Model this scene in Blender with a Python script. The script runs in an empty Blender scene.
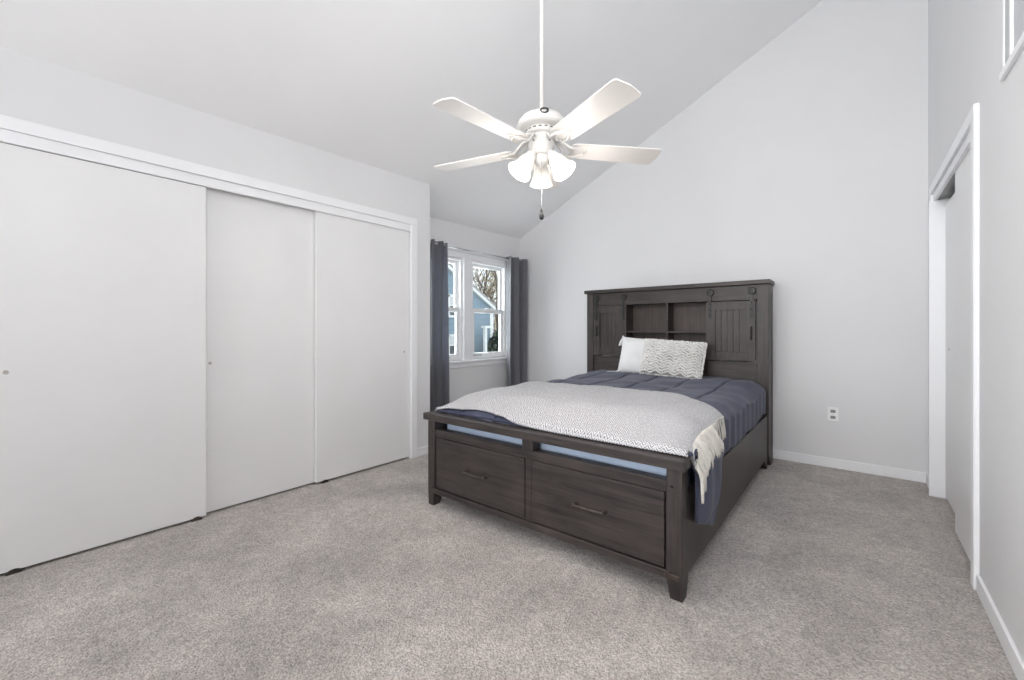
import bpy, bmesh, math, random
from mathutils import Vector, Matrix, noise
C = bpy.context.scene.collection
SC = bpy.context.scene
random.seed(7)
PI = math.pi

# ------------------------------------------------------------------ camera
THETA = math.atan2(343, 425)
cam_d = bpy.data.cameras.new('camera'); cam = bpy.data.objects.new('camera', cam_d); C.objects.link(cam)
cam.location = (0, 0, 1.15); cam.rotation_euler = (PI/2, 0, THETA)
cam_d.sensor_width = 36; cam_d.lens = 36*425/1024; cam_d.shift_y = -(329.5-340)/1024*-1
cam_d.clip_start = 0.02; cam_d.clip_end = 300
SC.camera = cam

# ------------------------------------------------------------------ exposure, sky, large lights
SC.view_settings.view_transform = 'Standard'; SC.view_settings.look = 'None'
SC.view_settings.gamma = 1; SC.view_settings.use_curve_mapping = False
SC.view_settings.exposure = 0.66
w = bpy.data.worlds.new('sky'); SC.world = w; w.use_nodes = True
nt = w.node_tree; bg = nt.nodes['Background']
tc = nt.nodes.new('ShaderNodeTexCoord'); nz = nt.nodes.new('ShaderNodeTexNoise'); rp = nt.nodes.new('ShaderNodeValToRGB')
nz.inputs['Scale'].default_value = 3; nz.inputs['Detail'].default_value = 6
rp.color_ramp.elements[0].position = .4; rp.color_ramp.elements[0].color = (.80, .90, 1.0, 1)
rp.color_ramp.elements[1].position = .6; rp.color_ramp.elements[1].color = (1.0, 1.0, 1.0, 1)
nt.links.new(tc.outputs['Generated'], nz.inputs['Vector']); nt.links.new(nz.outputs['Fac'], rp.inputs['Fac'])
nt.links.new(rp.outputs['Color'], bg.inputs['Color']); bg.inputs['Strength'].default_value = 1.15

def area(name, loc, rot, sx, sy, power, col=(1, 1, 1)):
    d = bpy.data.lights.new(name, 'AREA'); d.shape = 'RECTANGLE'; d.size = sx; d.size_y = sy; d.energy = power; d.color = col
    o = bpy.data.objects.new(name, d); C.objects.link(o); o.location = loc; o.rotation_euler = rot
    return o
# two fill lamps added behind the camera; daylight by the far left window
area('fill_rear_left', (-2.2, -1.5, 1.45), (math.radians(90), 0, math.radians(-28)), 1.6, 1.7, 22, (.965, .98, 1.0))
area('fill_rear_right', (-.75, -1.5, 1.45), (math.radians(90), 0, math.radians(-8)), 1.2, 1.7, 10.5, (.965, .98, 1.0)).data.spread = math.radians(95)
area('daylight_far_window', (-3.75, 3.47, 1.40), (0, -PI/2, 0), 1.1, 1.3, 18, (.92, .96, 1.0))
# unseen fill lamp added to brighten the sloping ceiling and far wall ahead
area('ceiling_fill', (.10, -.35, 2.3), Vector((-.22, 1.0, .62)).to_track_quat('-Z', 'Y').to_euler(), .5, .6, 25, (.98, .985, 1.0))
SC.cycles.diffuse_bounces = 8
# ------------------------------------------------------------------ materials
def new_mat(name, col, rough=.5, metal=0, spec=.5):
    m = bpy.data.materials.new(name); m.use_nodes = True
    b = m.node_tree.nodes['Principled BSDF']
    b.inputs['Base Color'].default_value = (*col, 1); b.inputs['Roughness'].default_value = rough
    b.inputs['Metallic'].default_value = metal; b.inputs['Specular IOR Level'].default_value = spec
    return m, m.node_tree, b
def N(t, kind, **kw):
    n = t.nodes.new(kind)
    for k, v in kw.items():
        if k in n.inputs: n.inputs[k].default_value = v
        else: setattr(n, k, v)
    return n
def mottled(name, c1, c2, scale=5, rough=.6, bump=0, bscale=200, stretch=(1, 1, 1), metal=0, spec=.5, detail=4, lo=.35, hi=.65, bdist=.002):
    m, t, b = new_mat(name, c1, rough, metal, spec)
    tc = N(t, 'ShaderNodeTexCoord'); mp = N(t, 'ShaderNodeMapping'); mp.inputs['Scale'].default_value = stretch
    n = N(t, 'ShaderNodeTexNoise', Scale=scale, Detail=detail); r = N(t, 'ShaderNodeValToRGB')
    r.color_ramp.elements[0].position = lo; r.color_ramp.elements[0].color = (*c1, 1)
    r.color_ramp.elements[1].position = hi; r.color_ramp.elements[1].color = (*c2, 1)
    L = t.links.new
    L(tc.outputs['Object'], mp.inputs['Vector']); L(mp.outputs['Vector'], n.inputs['Vector'])
    L(n.outputs['Fac'], r.inputs['Fac']); L(r.outputs['Color'], b.inputs['Base Color'])
    if bump:
        n2 = N(t, 'ShaderNodeTexNoise', Scale=bscale, Detail=3); bp = N(t, 'ShaderNodeBump', Strength=bump, Distance=bdist)
        L(mp.outputs['Vector'], n2.inputs['Vector']); L(n2.outputs['Fac'], bp.inputs['Height']); L(bp.outputs['Normal'], b.inputs['Normal'])
    return m
M = {}
M['wall'] = mottled('wall_paint', (.735, .735, .742), (.75, .75, .757), 2, .75, .12, 160)
M['ceil'] = mottled('ceiling_paint', (.865, .865, .87), (.88, .88, .885), 2, .8, .15, 120)
M['door'] = mottled('door_paint', (.80, .80, .80), (.82, .82, .82), 3, .42, .05, 90)
M['trim'] = mottled('trim_paint', (.86, .865, .88), (.88, .885, .90), 3, .4)
M['track'] = mottled('track_metal', (.30, .30, .30), (.36, .36, .36), 8, .4, metal=.4)  # plain grey metal of the sliding-door tracks
M['vinyl'] = mottled('window_vinyl', (.86, .87, .88), (.90, .90, .90), 4, .35)
M['black'] = mottled('black_iron', (.008, .0075, .0075), (.016, .015, .015), 30, .4, .1, 300, metal=.1)
M['bronze'] = mottled('bronze_pull', (.10, .08, .07), (.16, .13, .11), 30, .32, metal=.9)
M['nickel'] = mottled('finger_pull_metal', (.45, .43, .40), (.55, .52, .50), 30, .3, metal=.9)
M['mattress'] = mottled('mattress_blue', (.52, .63, .80), (.56, .67, .84), 6, .7, .1, 200)
M['chrome'] = mottled('cool_metal', (.6, .6, .62), (.7, .7, .72), 10, .25, metal=.9)
M['rubber'] = mottled('dark_rubber', (.02, .015, .014), (.05, .035, .03), 20, .6)
M['plastic'] = mottled('outlet_plastic', (.88, .88, .88), (.9, .9, .9), 10, .35)
M['slot'] = mottled('outlet_grey', (.28, .28, .29), (.33, .33, .34), 10, .5)
M['vent'] = mottled('vent_grey', (.50, .52, .53), (.54, .56, .57), 10, .5)
M['fanwhite'] = mottled('fan_white_enamel', (.72, .70, .67), (.75, .73, .70), 6, .3)
M['blade'] = mottled('fan_blade_white', (.73, .705, .68), (.77, .745, .72), 4, .38, stretch=(1, 1, 1))
M['siding_trim'] = mottled('house_trim_white', (.70, .72, .72), (.75, .76, .76), 2, .6)
M['darkglass'] = mottled('dark_pane', (.05, .06, .07), (.09, .10, .11), 4, .15)
M['roof'] = mottled('grey_shingle', (.22, .22, .23), (.34, .33, .33), 3, .8, .4, 20)
M['greenwall'] = mottled('pale_green_siding', (.40, .47, .43), (.46, .52, .48), 2, .7)
M['stone'] = mottled('greyish_brick', (.34, .32, .30), (.50, .47, .43), 3, .8)
M['bark'] = mottled('bark', (.10, .075, .06), (.20, .16, .13), 12, .9)
M['leaf'] = mottled('yellow_tan_leaves', (.42, .30, .13), (.55, .45, .28), 2, .7)
M['shrub'] = mottled('evergreen_leaves', (.03, .05, .03), (.09, .12, .07), 3, .7)
M['dry'] = mottled('dry_brown_leaves', (.25, .16, .10), (.42, .30, .22), 3, .8)
M['grass'] = mottled('winter_grass', (.18, .20, .10), (.30, .27, .17), 2, .9)

# horizontal siding
def siding(name, c, s=9):
    m, t, b = new_mat(name, c, .6); L = t.links.new
    tc = N(t, 'ShaderNodeTexCoord'); wv = N(t, 'ShaderNodeTexWave', Scale=s); wv.bands_direction = 'Z'; wv.wave_profile = 'SAW'
    r = N(t, 'ShaderNodeValToRGB'); r.color_ramp.elements[0].color = (*[v*.82 for v in c], 1); r.color_ramp.elements[1].color = (*c, 1)
    r.color_ramp.elements[1].position = .25
    bp = N(t, 'ShaderNodeBump', Strength=.5, Distance=.03)
    L(tc.outputs['Object'], wv.inputs['Vector']); L(wv.outputs['Fac'], r.inputs['Fac']); L(r.outputs['Color'], b.inputs['Base Color'])
    L(wv.outputs['Fac'], bp.inputs['Height']); L(bp.outputs['Normal'], b.inputs['Normal'])
    return m
M['siding'] = siding('blue_siding', (.21, .29, .36), 1.6)

# dark stained wood, grain along one axis
def wood(name, axis, c1=(.015, .0115, .0105), c2=(.064, .049, .044), rough=.42, planks=None):
    m, t, b = new_mat(name, c1, rough); L = t.links.new
    tc = N(t, 'ShaderNodeTexCoord'); mp = N(t, 'ShaderNodeMapping')
    sc = [28, 28, 28]; sc['XYZ'.index(axis)] = 1.6; mp.inputs['Scale'].default_value = sc
    n = N(t, 'ShaderNodeTexNoise', Scale=1.6, Detail=6, Roughness=.65, Distortion=.6)
    n2 = N(t, 'ShaderNodeTexNoise', Scale=5.5, Detail=3)
    mx = N(t, 'ShaderNodeMix'); mx.data_type = 'FLOAT'; mx.inputs[0].default_value = .3
    r = N(t, 'ShaderNodeValToRGB'); r.color_ramp.elements[0].position = .36; r.color_ramp.elements[0].color = (*c1, 1)
    r.color_ramp.elements[1].position = .66; r.color_ramp.elements[1].color = (*c2, 1)
    bp = N(t, 'ShaderNodeBump', Strength=.25, Distance=.002)
    rr = N(t, 'ShaderNodeMapRange'); rr.inputs['To Min'].default_value = rough-.06; rr.inputs['To Max'].default_value = rough+.12
    L(tc.outputs['Object'], mp.inputs['Vector']); L(mp.outputs['Vector'], n.inputs['Vector']); L(tc.outputs['Object'], n2.inputs['Vector'])
    L(n.outputs['Fac'], mx.inputs[2]); L(n2.outputs['Fac'], mx.inputs[3]); L(mx.outputs[0], r.inputs['Fac'])
    L(r.outputs['Color'], b.inputs['Base Color']); L(n.outputs['Fac'], rr.inputs['Value']); L(rr.outputs['Result'], b.inputs['Roughness'])
    L(n.outputs['Fac'], bp.inputs['Height']); L(bp.outputs['Normal'], b.inputs['Normal'])
    return m
M['woodx'] = wood('dark_wood_long_grain', 'X'); M['woody'] = wood('dark_wood_rail_grain', 'Y'); M['woodz'] = wood('dark_wood_upright_grain', 'Z')
M['woodback'] = wood('brown_back_board', 'Z', (.045, .032, .026), (.10, .076, .064), .5)

# carpet
def carpet():
    m, t, b = new_mat('carpet_pile', (.3, .28, .26), .95, 0, .15); L = t.links.new
    b.inputs['Sheen Weight'].default_value = .15; b.inputs['Sheen Roughness'].default_value = .6
    tc = N(t, 'ShaderNodeTexCoord')
    f = N(t, 'ShaderNodeTexNoise', Scale=120, Detail=3, Roughness=.7); g = N(t, 'ShaderNodeTexNoise', Scale=2.2, Detail=4, Roughness=.6, Distortion=.4)
    g2 = N(t, 'ShaderNodeTexNoise', Scale=16, Detail=4, Roughness=.65)
    r1 = N(t, 'ShaderNodeValToRGB'); e = r1.color_ramp.elements
    e[0].position = .30; e[0].color = (.255, .228, .208, 1); e[1].position = .70; e[1].color = (.74, .685, .64, 1)
    k = r1.color_ramp.elements.new(.5); k.color = (.505, .463, .430, 1)
    r2 = N(t, 'ShaderNodeMapRange'); r2.inputs['From Min'].default_value = .35; r2.inputs['From Max'].default_value = .65
    r2.inputs['To Min'].default_value = .80; r2.inputs['To Max'].default_value = 1.12
    r3 = N(t, 'ShaderNodeMapRange'); r3.inputs['From Min'].default_value = .3; r3.inputs['From Max'].default_value = .7
    r3.inputs['To Min'].default_value = .86; r3.inputs['To Max'].default_value = 1.12
    mu = N(t, 'ShaderNodeMath'); mu.operation = 'MULTIPLY'
    vm = N(t, 'ShaderNodeVectorMath'); vm.operation = 'SCALE'
    v = N(t, 'ShaderNodeTexVoronoi', Scale=130)
    bp = N(t, 'ShaderNodeBump', Strength=.8, Distance=.008); ad = N(t, 'ShaderNodeMath'); ad.operation = 'SUBTRACT'
    for n in (f, g, g2, v): L(tc.outputs['Object'], n.inputs['Vector'])
    L(f.outputs['Fac'], r1.inputs['Fac']); L(g.outputs['Fac'], r2.inputs['Value']); L(g2.outputs['Fac'], r3.inputs['Value'])
    L(r2.outputs['Result'], mu.inputs[0]); L(r3.outputs['Result'], mu.inputs[1])
    L(r1.outputs['Color'], vm.inputs[0]); L(mu.outputs[0], vm.inputs['Scale']); L(vm.outputs[0], b.inputs['Base Color'])
    L(f.outputs['Fac'], ad.inputs[0]); L(v.outputs['Distance'], ad.inputs[1]); L(ad.outputs[0], bp.inputs['Height']); L(bp.outputs['Normal'], b.inputs['Normal'])
    return m
M['carpet'] = carpet()

def fabric(name, c1, c2, scale=260, rough=.85, sheen=.3, bump=.3):
    m, t, b = new_mat(name, c1, rough, 0, .25); L = t.links.new
    b.inputs['Sheen Weight'].default_value = sheen; b.inputs['Sheen Roughness'].default_value = .45
    tc = N(t, 'ShaderNodeTexCoord'); n = N(t, 'ShaderNodeTexNoise', Scale=scale, Detail=2); g = N(t, 'ShaderNodeTexNoise', Scale=7, Detail=4)
    mx = N(t, 'ShaderNodeMath'); mx.operation = 'MULTIPLY_ADD'; mx.inputs[1].default_value = .5
    hf = N(t, 'ShaderNodeMath'); hf.operation = 'MULTIPLY'; hf.inputs[1].default_value = .5
    r = N(t, 'ShaderNodeValToRGB'); r.color_ramp.elements[0].position = .38; r.color_ramp.elements[0].color = (*c1, 1)
    r.color_ramp.elements[1].position = .62; r.color_ramp.elements[1].color = (*c2, 1)
    bp = N(t, 'ShaderNodeBump', Strength=bump, Distance=.002)
    L(tc.outputs['Object'], n.inputs['Vector']); L(tc.outputs['Object'], g.inputs['Vector'])
    L(n.outputs['Fac'], mx.inputs[0]); L(g.outputs['Fac'], hf.inputs[0]); L(hf.outputs[0], mx.inputs[2])
    L(mx.outputs[0], r.inputs['Fac']); L(r.outputs['Color'], b.inputs['Base Color'])
    L(n.outputs['Fac'], bp.inputs['Height']); L(bp.outputs['Normal'], b.inputs['Normal'])
    return m
M['comforter'] = fabric('slate_comforter', (.036, .041, .074), (.062, .069, .114), 160, .72, .14)
M['curtain'] = fabric('grey_curtain', (.19, .188, .200), (.245, .242, .258), 240, .8, .35)
_t = M['curtain'].node_tree; _tr = N(_t, 'ShaderNodeBsdfTranslucent'); _tr.inputs['Color'].default_value = (.42, .46, .54, 1); _mx = N(_t, 'ShaderNodeMixShader'); _mx.inputs[0].default_value = .34
_t.links.new(_t.nodes['Principled BSDF'].outputs[0], _mx.inputs[1]); _t.links.new(_tr.outputs[0], _mx.inputs[2]); _t.links.new(_mx.outputs[0], _t.nodes['Material Output'].inputs['Surface'])
M['white_cloth'] = fabric('white_cotton', (.74, .74, .74), (.82, .82, .81), 200, .85, .2)
M['knit'] = fabric('chunky_knit', (.70, .685, .66), (.86, .85, .83), 120, .9, .2)
M['knit_dark'] = fabric('grey_knit_ground', (.40, .38, .36), (.52, .50, .48), 120, .9, .1)
M['fringe'] = fabric('cream_fringe', (.62, .59, .54), (.76, .73, .68), 150, .9, .2)

def throw_mat():      # herringbone weave from the cloth's own UVs (metres)
    m, t, b = new_mat('herringbone_weave', (.7, .7, .7), .9, 0, .2); L = t.links.new
    uv = N(t, 'ShaderNodeTexCoord'); sp = N(t, 'ShaderNodeSeparateXYZ')
    L(uv.outputs['UV'], sp.inputs[0])
    def m2(op, a, bb):
        n = N(t, 'ShaderNodeMath'); n.operation = op
        for i, v in enumerate((a, bb)):
            if isinstance(v, (int, float)): n.inputs[i].default_value = v
            else: L(v, n.inputs[i])
        return n.outputs[0]
    zz = m2('PINGPONG', sp.outputs['X'], .018)
    s = m2('ADD', sp.outputs['Y'], zz)
    f = m2('FRACT', m2('MULTIPLY', s, 80), 0)
    st = m2('LESS_THAN', f, .40)
    n = N(t, 'ShaderNodeTexNoise', Scale=110, Detail=2); L(uv.outputs['UV'], n.inputs['Vector'])
    n2 = N(t, 'ShaderNodeMapRange'); n2.inputs['From Min'].default_value = .32; n2.inputs['From Max'].default_value = .5; L(n.outputs['Fac'], n2.inputs['Value'])
    k = m2('MULTIPLY', st, n2.outputs['Result'])
    mx = N(t, 'ShaderNodeMix'); mx.data_type = 'RGBA'; L(k, mx.inputs[0])
    mx.inputs[6].default_value = (.64, .635, .64, 1); mx.inputs[7].default_value = (.18, .18, .21, 1)
    L(mx.outputs[2], b.inputs['Base Color'])
    bp = N(t, 'ShaderNodeBump', Strength=.6, Distance=.003); L(k, bp.inputs['Height']); bp.invert = True; L(bp.outputs['Normal'], b.inputs['Normal'])
    return m
M['throw'] = throw_mat()

def glass_mat():
    m, t, b = new_mat('window_glass', (1, 1, 1)); t.nodes.remove(b); L = t.links.new
    tr = N(t, 'ShaderNodeBsdfTransparent'); tr.inputs[0].default_value = (.96, .98, .98, 1)
    gl = N(t, 'ShaderNodeBsdfGlossy'); gl.inputs['Roughness'].default_value = .02
    mx = N(t, 'ShaderNodeMixShader'); mx.inputs[0].default_value = .04
    L(tr.outputs[0], mx.inputs[1]); L(gl.outputs[0], mx.inputs[2]); L(mx.outputs[0], t.nodes['Material Output'].inputs['Surface'])
    return m
M['glass'] = glass_mat()
def shade_mat():
    m, t, b = new_mat('frosted_lamp_glass', (.92, .88, .82), .35)
    b.inputs['Emission Color'].default_value = (1.0, .93, .82, 1); b.inputs['Emission Strength'].default_value = .10
    return m
M['shade'] = shade_mat()
def bulb_mat():
    m, t, b = new_mat('glowing_bulb', (1, 1, 1), .4)
    b.inputs['Emission Color'].default_value = (1.0, .86, .66, 1); b.inputs['Emission Strength'].default_value = 2.5
    return m
M['bulb'] = bulb_mat()

# ------------------------------------------------------------------ mesh helpers (world coordinates in, local meshes out)
def wloc(p):
    v = Vector((0, 0, 0))
    while p: v += p.location; p = p.parent
    return v
def link(name, bm, mat, parent=None, smooth=False, bevel=0, seg=2, mats=None, origin=None, weld=True):
    if weld: bmesh.ops.remove_doubles(bm, verts=bm.verts, dist=1e-6)
    bmesh.ops.recalc_face_normals(bm, faces=bm.faces)
    if parent is None:
        if origin is None:
            xs = [v.co.x for v in bm.verts]; ys = [v.co.y for v in bm.verts]; zs = [v.co.z for v in bm.verts]
            origin = Vector(((min(xs)+max(xs))/2, (min(ys)+max(ys))/2, min(zs)))
        off = Vector(origin)
    else: off = wloc(parent)
    for v in bm.verts: v.co -= off
    me = bpy.data.meshes.new(name); bm.to_mesh(me); bm.free()
    for mm in (mats or [mat]): me.materials.append(mm)
    if smooth: me.polygons.foreach_set('use_smooth', [True]*len(me.polygons))
    o = bpy.data.objects.new(name, me); C.objects.link(o)
    if parent: o.parent = parent
    else: o.location = off
    if bevel:
        b = o.modifiers.new('edge', 'BEVEL'); b.width = bevel; b.segments = seg; b.limit_method = 'ANGLE'; b.angle_limit = math.radians(40)
    return o
def box(bm, a, b, mi=0):
    x0, y0, z0 = a; x1, y1, z1 = b
    vs = [bm.verts.new(p) for p in ((x0,y0,z0),(x1,y0,z0),(x1,y1,z0),(x0,y1,z0),(x0,y0,z1),(x1,y0,z1),(x1,y1,z1),(x0,y1,z1))]
    for f in ((0,3,2,1),(4,5,6,7),(0,1,5,4),(1,2,6,5),(2,3,7,6),(3,0,4,7)):
        bm.faces.new([vs[i] for i in f]).material_index = mi
    return vs
def boxes(*bs):
    bm = bmesh.new()
    for b in bs: box(bm, *b)
    return bm
def hexa(bm, pts, mi=0):       # eight corners, bottom four then top four
    vs = [bm.verts.new(p) for p in pts]
    for f in ((0,3,2,1),(4,5,6,7),(0,1,5,4),(1,2,6,5),(2,3,7,6),(3,0,4,7)): bm.faces.new([vs[i] for i in f]).material_index = mi
def frame_of(d):
    d = d.normalized(); u = d.cross(Vector((0, 0, 1)))
    if u.length < 1e-3: u = Vector((1, 0, 0))
    u.normalize(); return u, d.cross(u).normalized()
def tube(bm, pts, r, n=10, cap=True, mi=0):
    pts = [Vector(p) for p in pts]; rs = r if isinstance(r, (list, tuple)) else [r]*len(pts)
    rings = []; u = None
    for i, p in enumerate(pts):
        d = (pts[min(i+1, len(pts)-1)] - pts[max(i-1, 0)])
        if u is None: u, v = frame_of(d)
        else:
            dn = d.normalized(); u = (u - dn*u.dot(dn)).normalized(); v = dn.cross(u)
        rings.append([bm.verts.new(p + (u*math.cos(2*PI*k/n) + v*math.sin(2*PI*k/n))*rs[i]) for k in range(n)])
    for a, b in zip(rings, rings[1:]):
        for k in range(n): bm.faces.new((a[k], a[(k+1) % n], b[(k+1) % n], b[k])).material_index = mi
    if cap:
        bm.faces.new(rings[0][::-1]).material_index = mi; bm.faces.new(rings[-1]).material_index = mi
def lathe(bm, prof, c, axis=Vector((0, 0, 1)), n=32, closed=False, mi=0, wave=None):
    axis = Vector(axis).normalized(); u, v = frame_of(axis); c = Vector(c); rings = []
    for r, h in prof:
        rings.append([bm.verts.new(c + axis*h + (u*math.cos(2*PI*k/n)+v*math.sin(2*PI*k/n))*max(r, 1e-4)) for k in range(n)])
    for a, b in zip(rings, rings[1:]):
        for k in range(n): bm.faces.new((a[k], a[(k+1) % n], b[(k+1) % n], b[k])).material_index = mi
    if closed:
        bm.faces.new(rings[0][::-1]); bm.faces.new(rings[-1])
def empty(name, loc):
    o = bpy.data.objects.new(name, None); C.objects.link(o); o.location = loc; o.empty_display_size = .1; return o
def tag(o, label, cat, group=None, kind=None):
    if label: o['label'] = label
    if cat: o['category'] = cat
    if group: o['group'] = group
    if kind: o['kind'] = kind
    return o
def struct(name, bm, mat, parent=None, **k):
    o = link(name, bm, mat, parent, **k)
    if parent is None: o['kind'] = 'structure'
    return o
def copy_tree(o, parent=None):
    c = o.copy(); C.objects.link(c)
    if parent: c.parent = parent
    for ch in list(o.children): copy_tree(ch, c)
    return c

# ------------------------------------------------------------------ room shell
XW, XC, XR, YB, YF, YC = -3.449, -3.08, .426, 4.432, -1.62, 2.60
def zc(x, y): return 2.345 + .487*(x+3.449) - .015*(4.42-y)     # sloping ceiling
T = .14
bm = bmesh.new(); box(bm, (-4.0, YF-T, -.12), (1.3, YB+T, 0)); struct('floor', bm, M['carpet'])
# ceiling slab
bm = bmesh.new(); a = []
for dz in (0, .15):
    for x, y in ((XW-.35, YF-T), (XR+.35, YF-T), (XR+.35, YB+T), (XW-.35, YB+T)): a.append((x, y, zc(x, y)+dz))
hexa(bm, a); struct('ceiling', bm, M['ceil'])
def wallpiece(bm, x0, x1, y0, y1, z0, z1=None):
    e = .0
    if z1 is None:
        hexa(bm, [(x0,y0,z0),(x1,y0,z0),(x1,y1,z0),(x0,y1,z0)] + [(x, y, zc(x, y)+e) for x, y in ((x0,y0),(x1,y0),(x1,y1),(x0,y1))])
    else: box(bm, (x0, y0, z0), (x1, y1, z1))
# far wall (behind the headboard)
bm = bmesh.new(); wallpiece(bm, XW-T, XR+T, YB, YB+T, 0); struct('wall_back', bm, M['wall'])
# window wall with its opening
WY0, WY1, WZ0, WZ1 = 2.77, 4.17, .80, 1.955
bm = bmesh.new()
wallpiece(bm, XW-T, XW, YC-.10, WY0, 0); wallpiece(bm, XW-T, XW, WY1, YB, 0)
wallpiece(bm, XW-T, XW, WY0, WY1, 0, WZ0); wallpiece(bm, XW-T, XW, WY0, WY1, WZ1)
struct('wall_window', bm, M['wall'])
# closet wall (left) with an opening for three sliding doors
CY0, CY1, CZ = -.07, 2.375, 2.08
bm = bmesh.new()
wallpiece(bm, XC-.12, XC, YF, CY0, 0); wallpiece(bm, XC-.12, XC, CY1, YC, 0); wallpiece(bm, XC-.12, XC, CY0, CY1, CZ)
wallpiece(bm, XW, XC-.12, YC-.10, YC, 0)
struct('wall_left', bm, M['wall'])
bm = bmesh.new(); wallpiece(bm, -3.75, -3.69, YF, YC-.10, 0, 2.2); box(bm, (-3.69, -.12, 0), (XC-.12, -.09, 2.2)); struct('wall_closet', bm, M['wall'])
# right wall with the wardrobe opening
RY0, RY1, RZ = 2.80, 4.115, 2.085
bm = bmesh.new()
wallpiece(bm, XR, XR+.12, YF, RY0, 0); wallpiece(bm, XR, XR+.12, RY1, YB, 0); wallpiece(bm, XR, XR+.12, RY0, RY1, RZ)
struct('wall_right', bm, M['wall'])
bm = bmesh.new(); box(bm, (1.10, RY0-.2, 0), (1.16, YB, 2.2)); box(bm, (XR+.12, RY0-.2, 0), (1.10, RY0-.14, 2.2)); box(bm, (XR+.12, YB-.1, 0), (1.10, YB, 2.2))
box(bm, (XR+.12, RY0-.2, 2.2), (1.16, YB, 2.25)); struct('wall_wardrobe', bm, M['wall'])
# near wall behind the camera
bm = bmesh.new(); wallpiece(bm, -3.75, XR+.12, YF-T, YF, 0); struct('wall_front', bm, M['wall'])

# baseboards
def bboard(name, a, b): return struct(name, boxes((a, b)), M['trim'], bevel=.004)
bboard('baseboard_back', (XW, YB-.013, 0), (XR, YB, .078))
bboard('baseboard_window', (XW, YC, 0), (XW+.013, YB-.013, .078))
bboard('baseboard_left', (XC, 2.442, 0), (XC+.013, YC+.013, .078))
bboard('baseboard_return', (XW+.013, YC, 0), (XC, YC+.013, .078))
bboard('baseboard_right', (XR-.013, YF, 0), (XR, RY0-.075, .078))
bboard('baseboard_right_far', (XR-.013, RY1+.07, 0), (XR, YB-.013, .078))

# closet trim: outer casing plus the flat board that hides the track
def casing(name, x0, x1, y0, y1, ztop, w=.062, near=True):
    bm = bmesh.new()
    if near: box(bm, (x0, y0-w, 0), (x1, y0, ztop))
    box(bm, (x0, y1, 0), (x1, y1+w, ztop)); box(bm, (x0, y0-w, ztop), (x1, y1+w, ztop+w))
    return struct(name, bm, M['trim'], bevel=.004)
casing('trim_1', XC, XC+.02, CY0, CY1, CZ)
struct('trim_2', boxes(((XC-.012, CY0, 2.022), (XC+.006, CY1, CZ))), M['trim'], bevel=.002)      # fascia
casing('trim_3', XR-.02, XR, RY0, RY1, RZ)
struct('trim_4', boxes(((XR-.006, RY0, 2.035), (XR+.012, RY1, RZ))), M['trim'], bevel=.002)
struct('trim_5', boxes(((XR-.028, RY1-.016, 0), (XR+.115, RY1, 2.035))), M['trim'], bevel=.002)      # far jamb board
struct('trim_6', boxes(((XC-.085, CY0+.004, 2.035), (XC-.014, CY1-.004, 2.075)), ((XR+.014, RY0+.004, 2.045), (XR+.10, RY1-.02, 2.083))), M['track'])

# sliding doors
def sliding(name, x0, x1, y0, y1, z0, z1, pull_y=None, pull_z=.95, side=1, guides=()):
    o = struct(name, boxes(((x0, y0, z0), (x1, y1, z1))), M['door'], bevel=.003)
    fx = x1 if side > 0 else x0
    if pull_y is not None:
        b = bmesh.new(); ax = Vector((side, 0, 0))
        lathe(b, [(.0, .0012), (.0055, .0012), (.0065, .003), (.0090, .003), (.0098, 0)], (fx, pull_y, pull_z), ax, 20)
        link('door_pull', b, M['nickel'], o, smooth=True, weld=True)
    for gy in guides:
        b = bmesh.new()
        prof = [(-.026, 0), (-.024, .012), (-.014, .020), (0, .023), (.014, .020), (.024, .012), (.026, 0)]
        f = [b.verts.new((x1+.006, gy+u, v)) for u, v in prof]; g = [b.verts.new((x0-.002, gy+u, v)) for u, v in prof]
        b.faces.new(f); b.faces.new(g[::-1])
        for k in range(len(prof)): b.faces.new((f[k], g[k], g[(k+1) % 7], f[(k+1) % 7]))
        link('floor_guide', b, M['rubber'], o, bevel=.002)
    return o
sliding('door_1', XC-.034, XC-.004, -.055, .848, .014, 2.019, .060, .950, 1, (.085, .80))
sliding('door_2', XC-.083, XC-.053, .82, 1.62, .012, 2.055, .881, .940, 1, ())
sliding('door_3', XC-.046, XC-.016, 1.535, 2.372, .016, 2.06, 2.322, .953, 1, (1.60,))
sliding('door_4', XR+.012, XR+.042, RY0+.005, 3.43, .012, 2.07, None, 1, -1)
sliding('door_5', XR+.052, XR+.080, 3.36, RY1-.018, .016, 1.995, 3.95, 1.02, -1)

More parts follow.
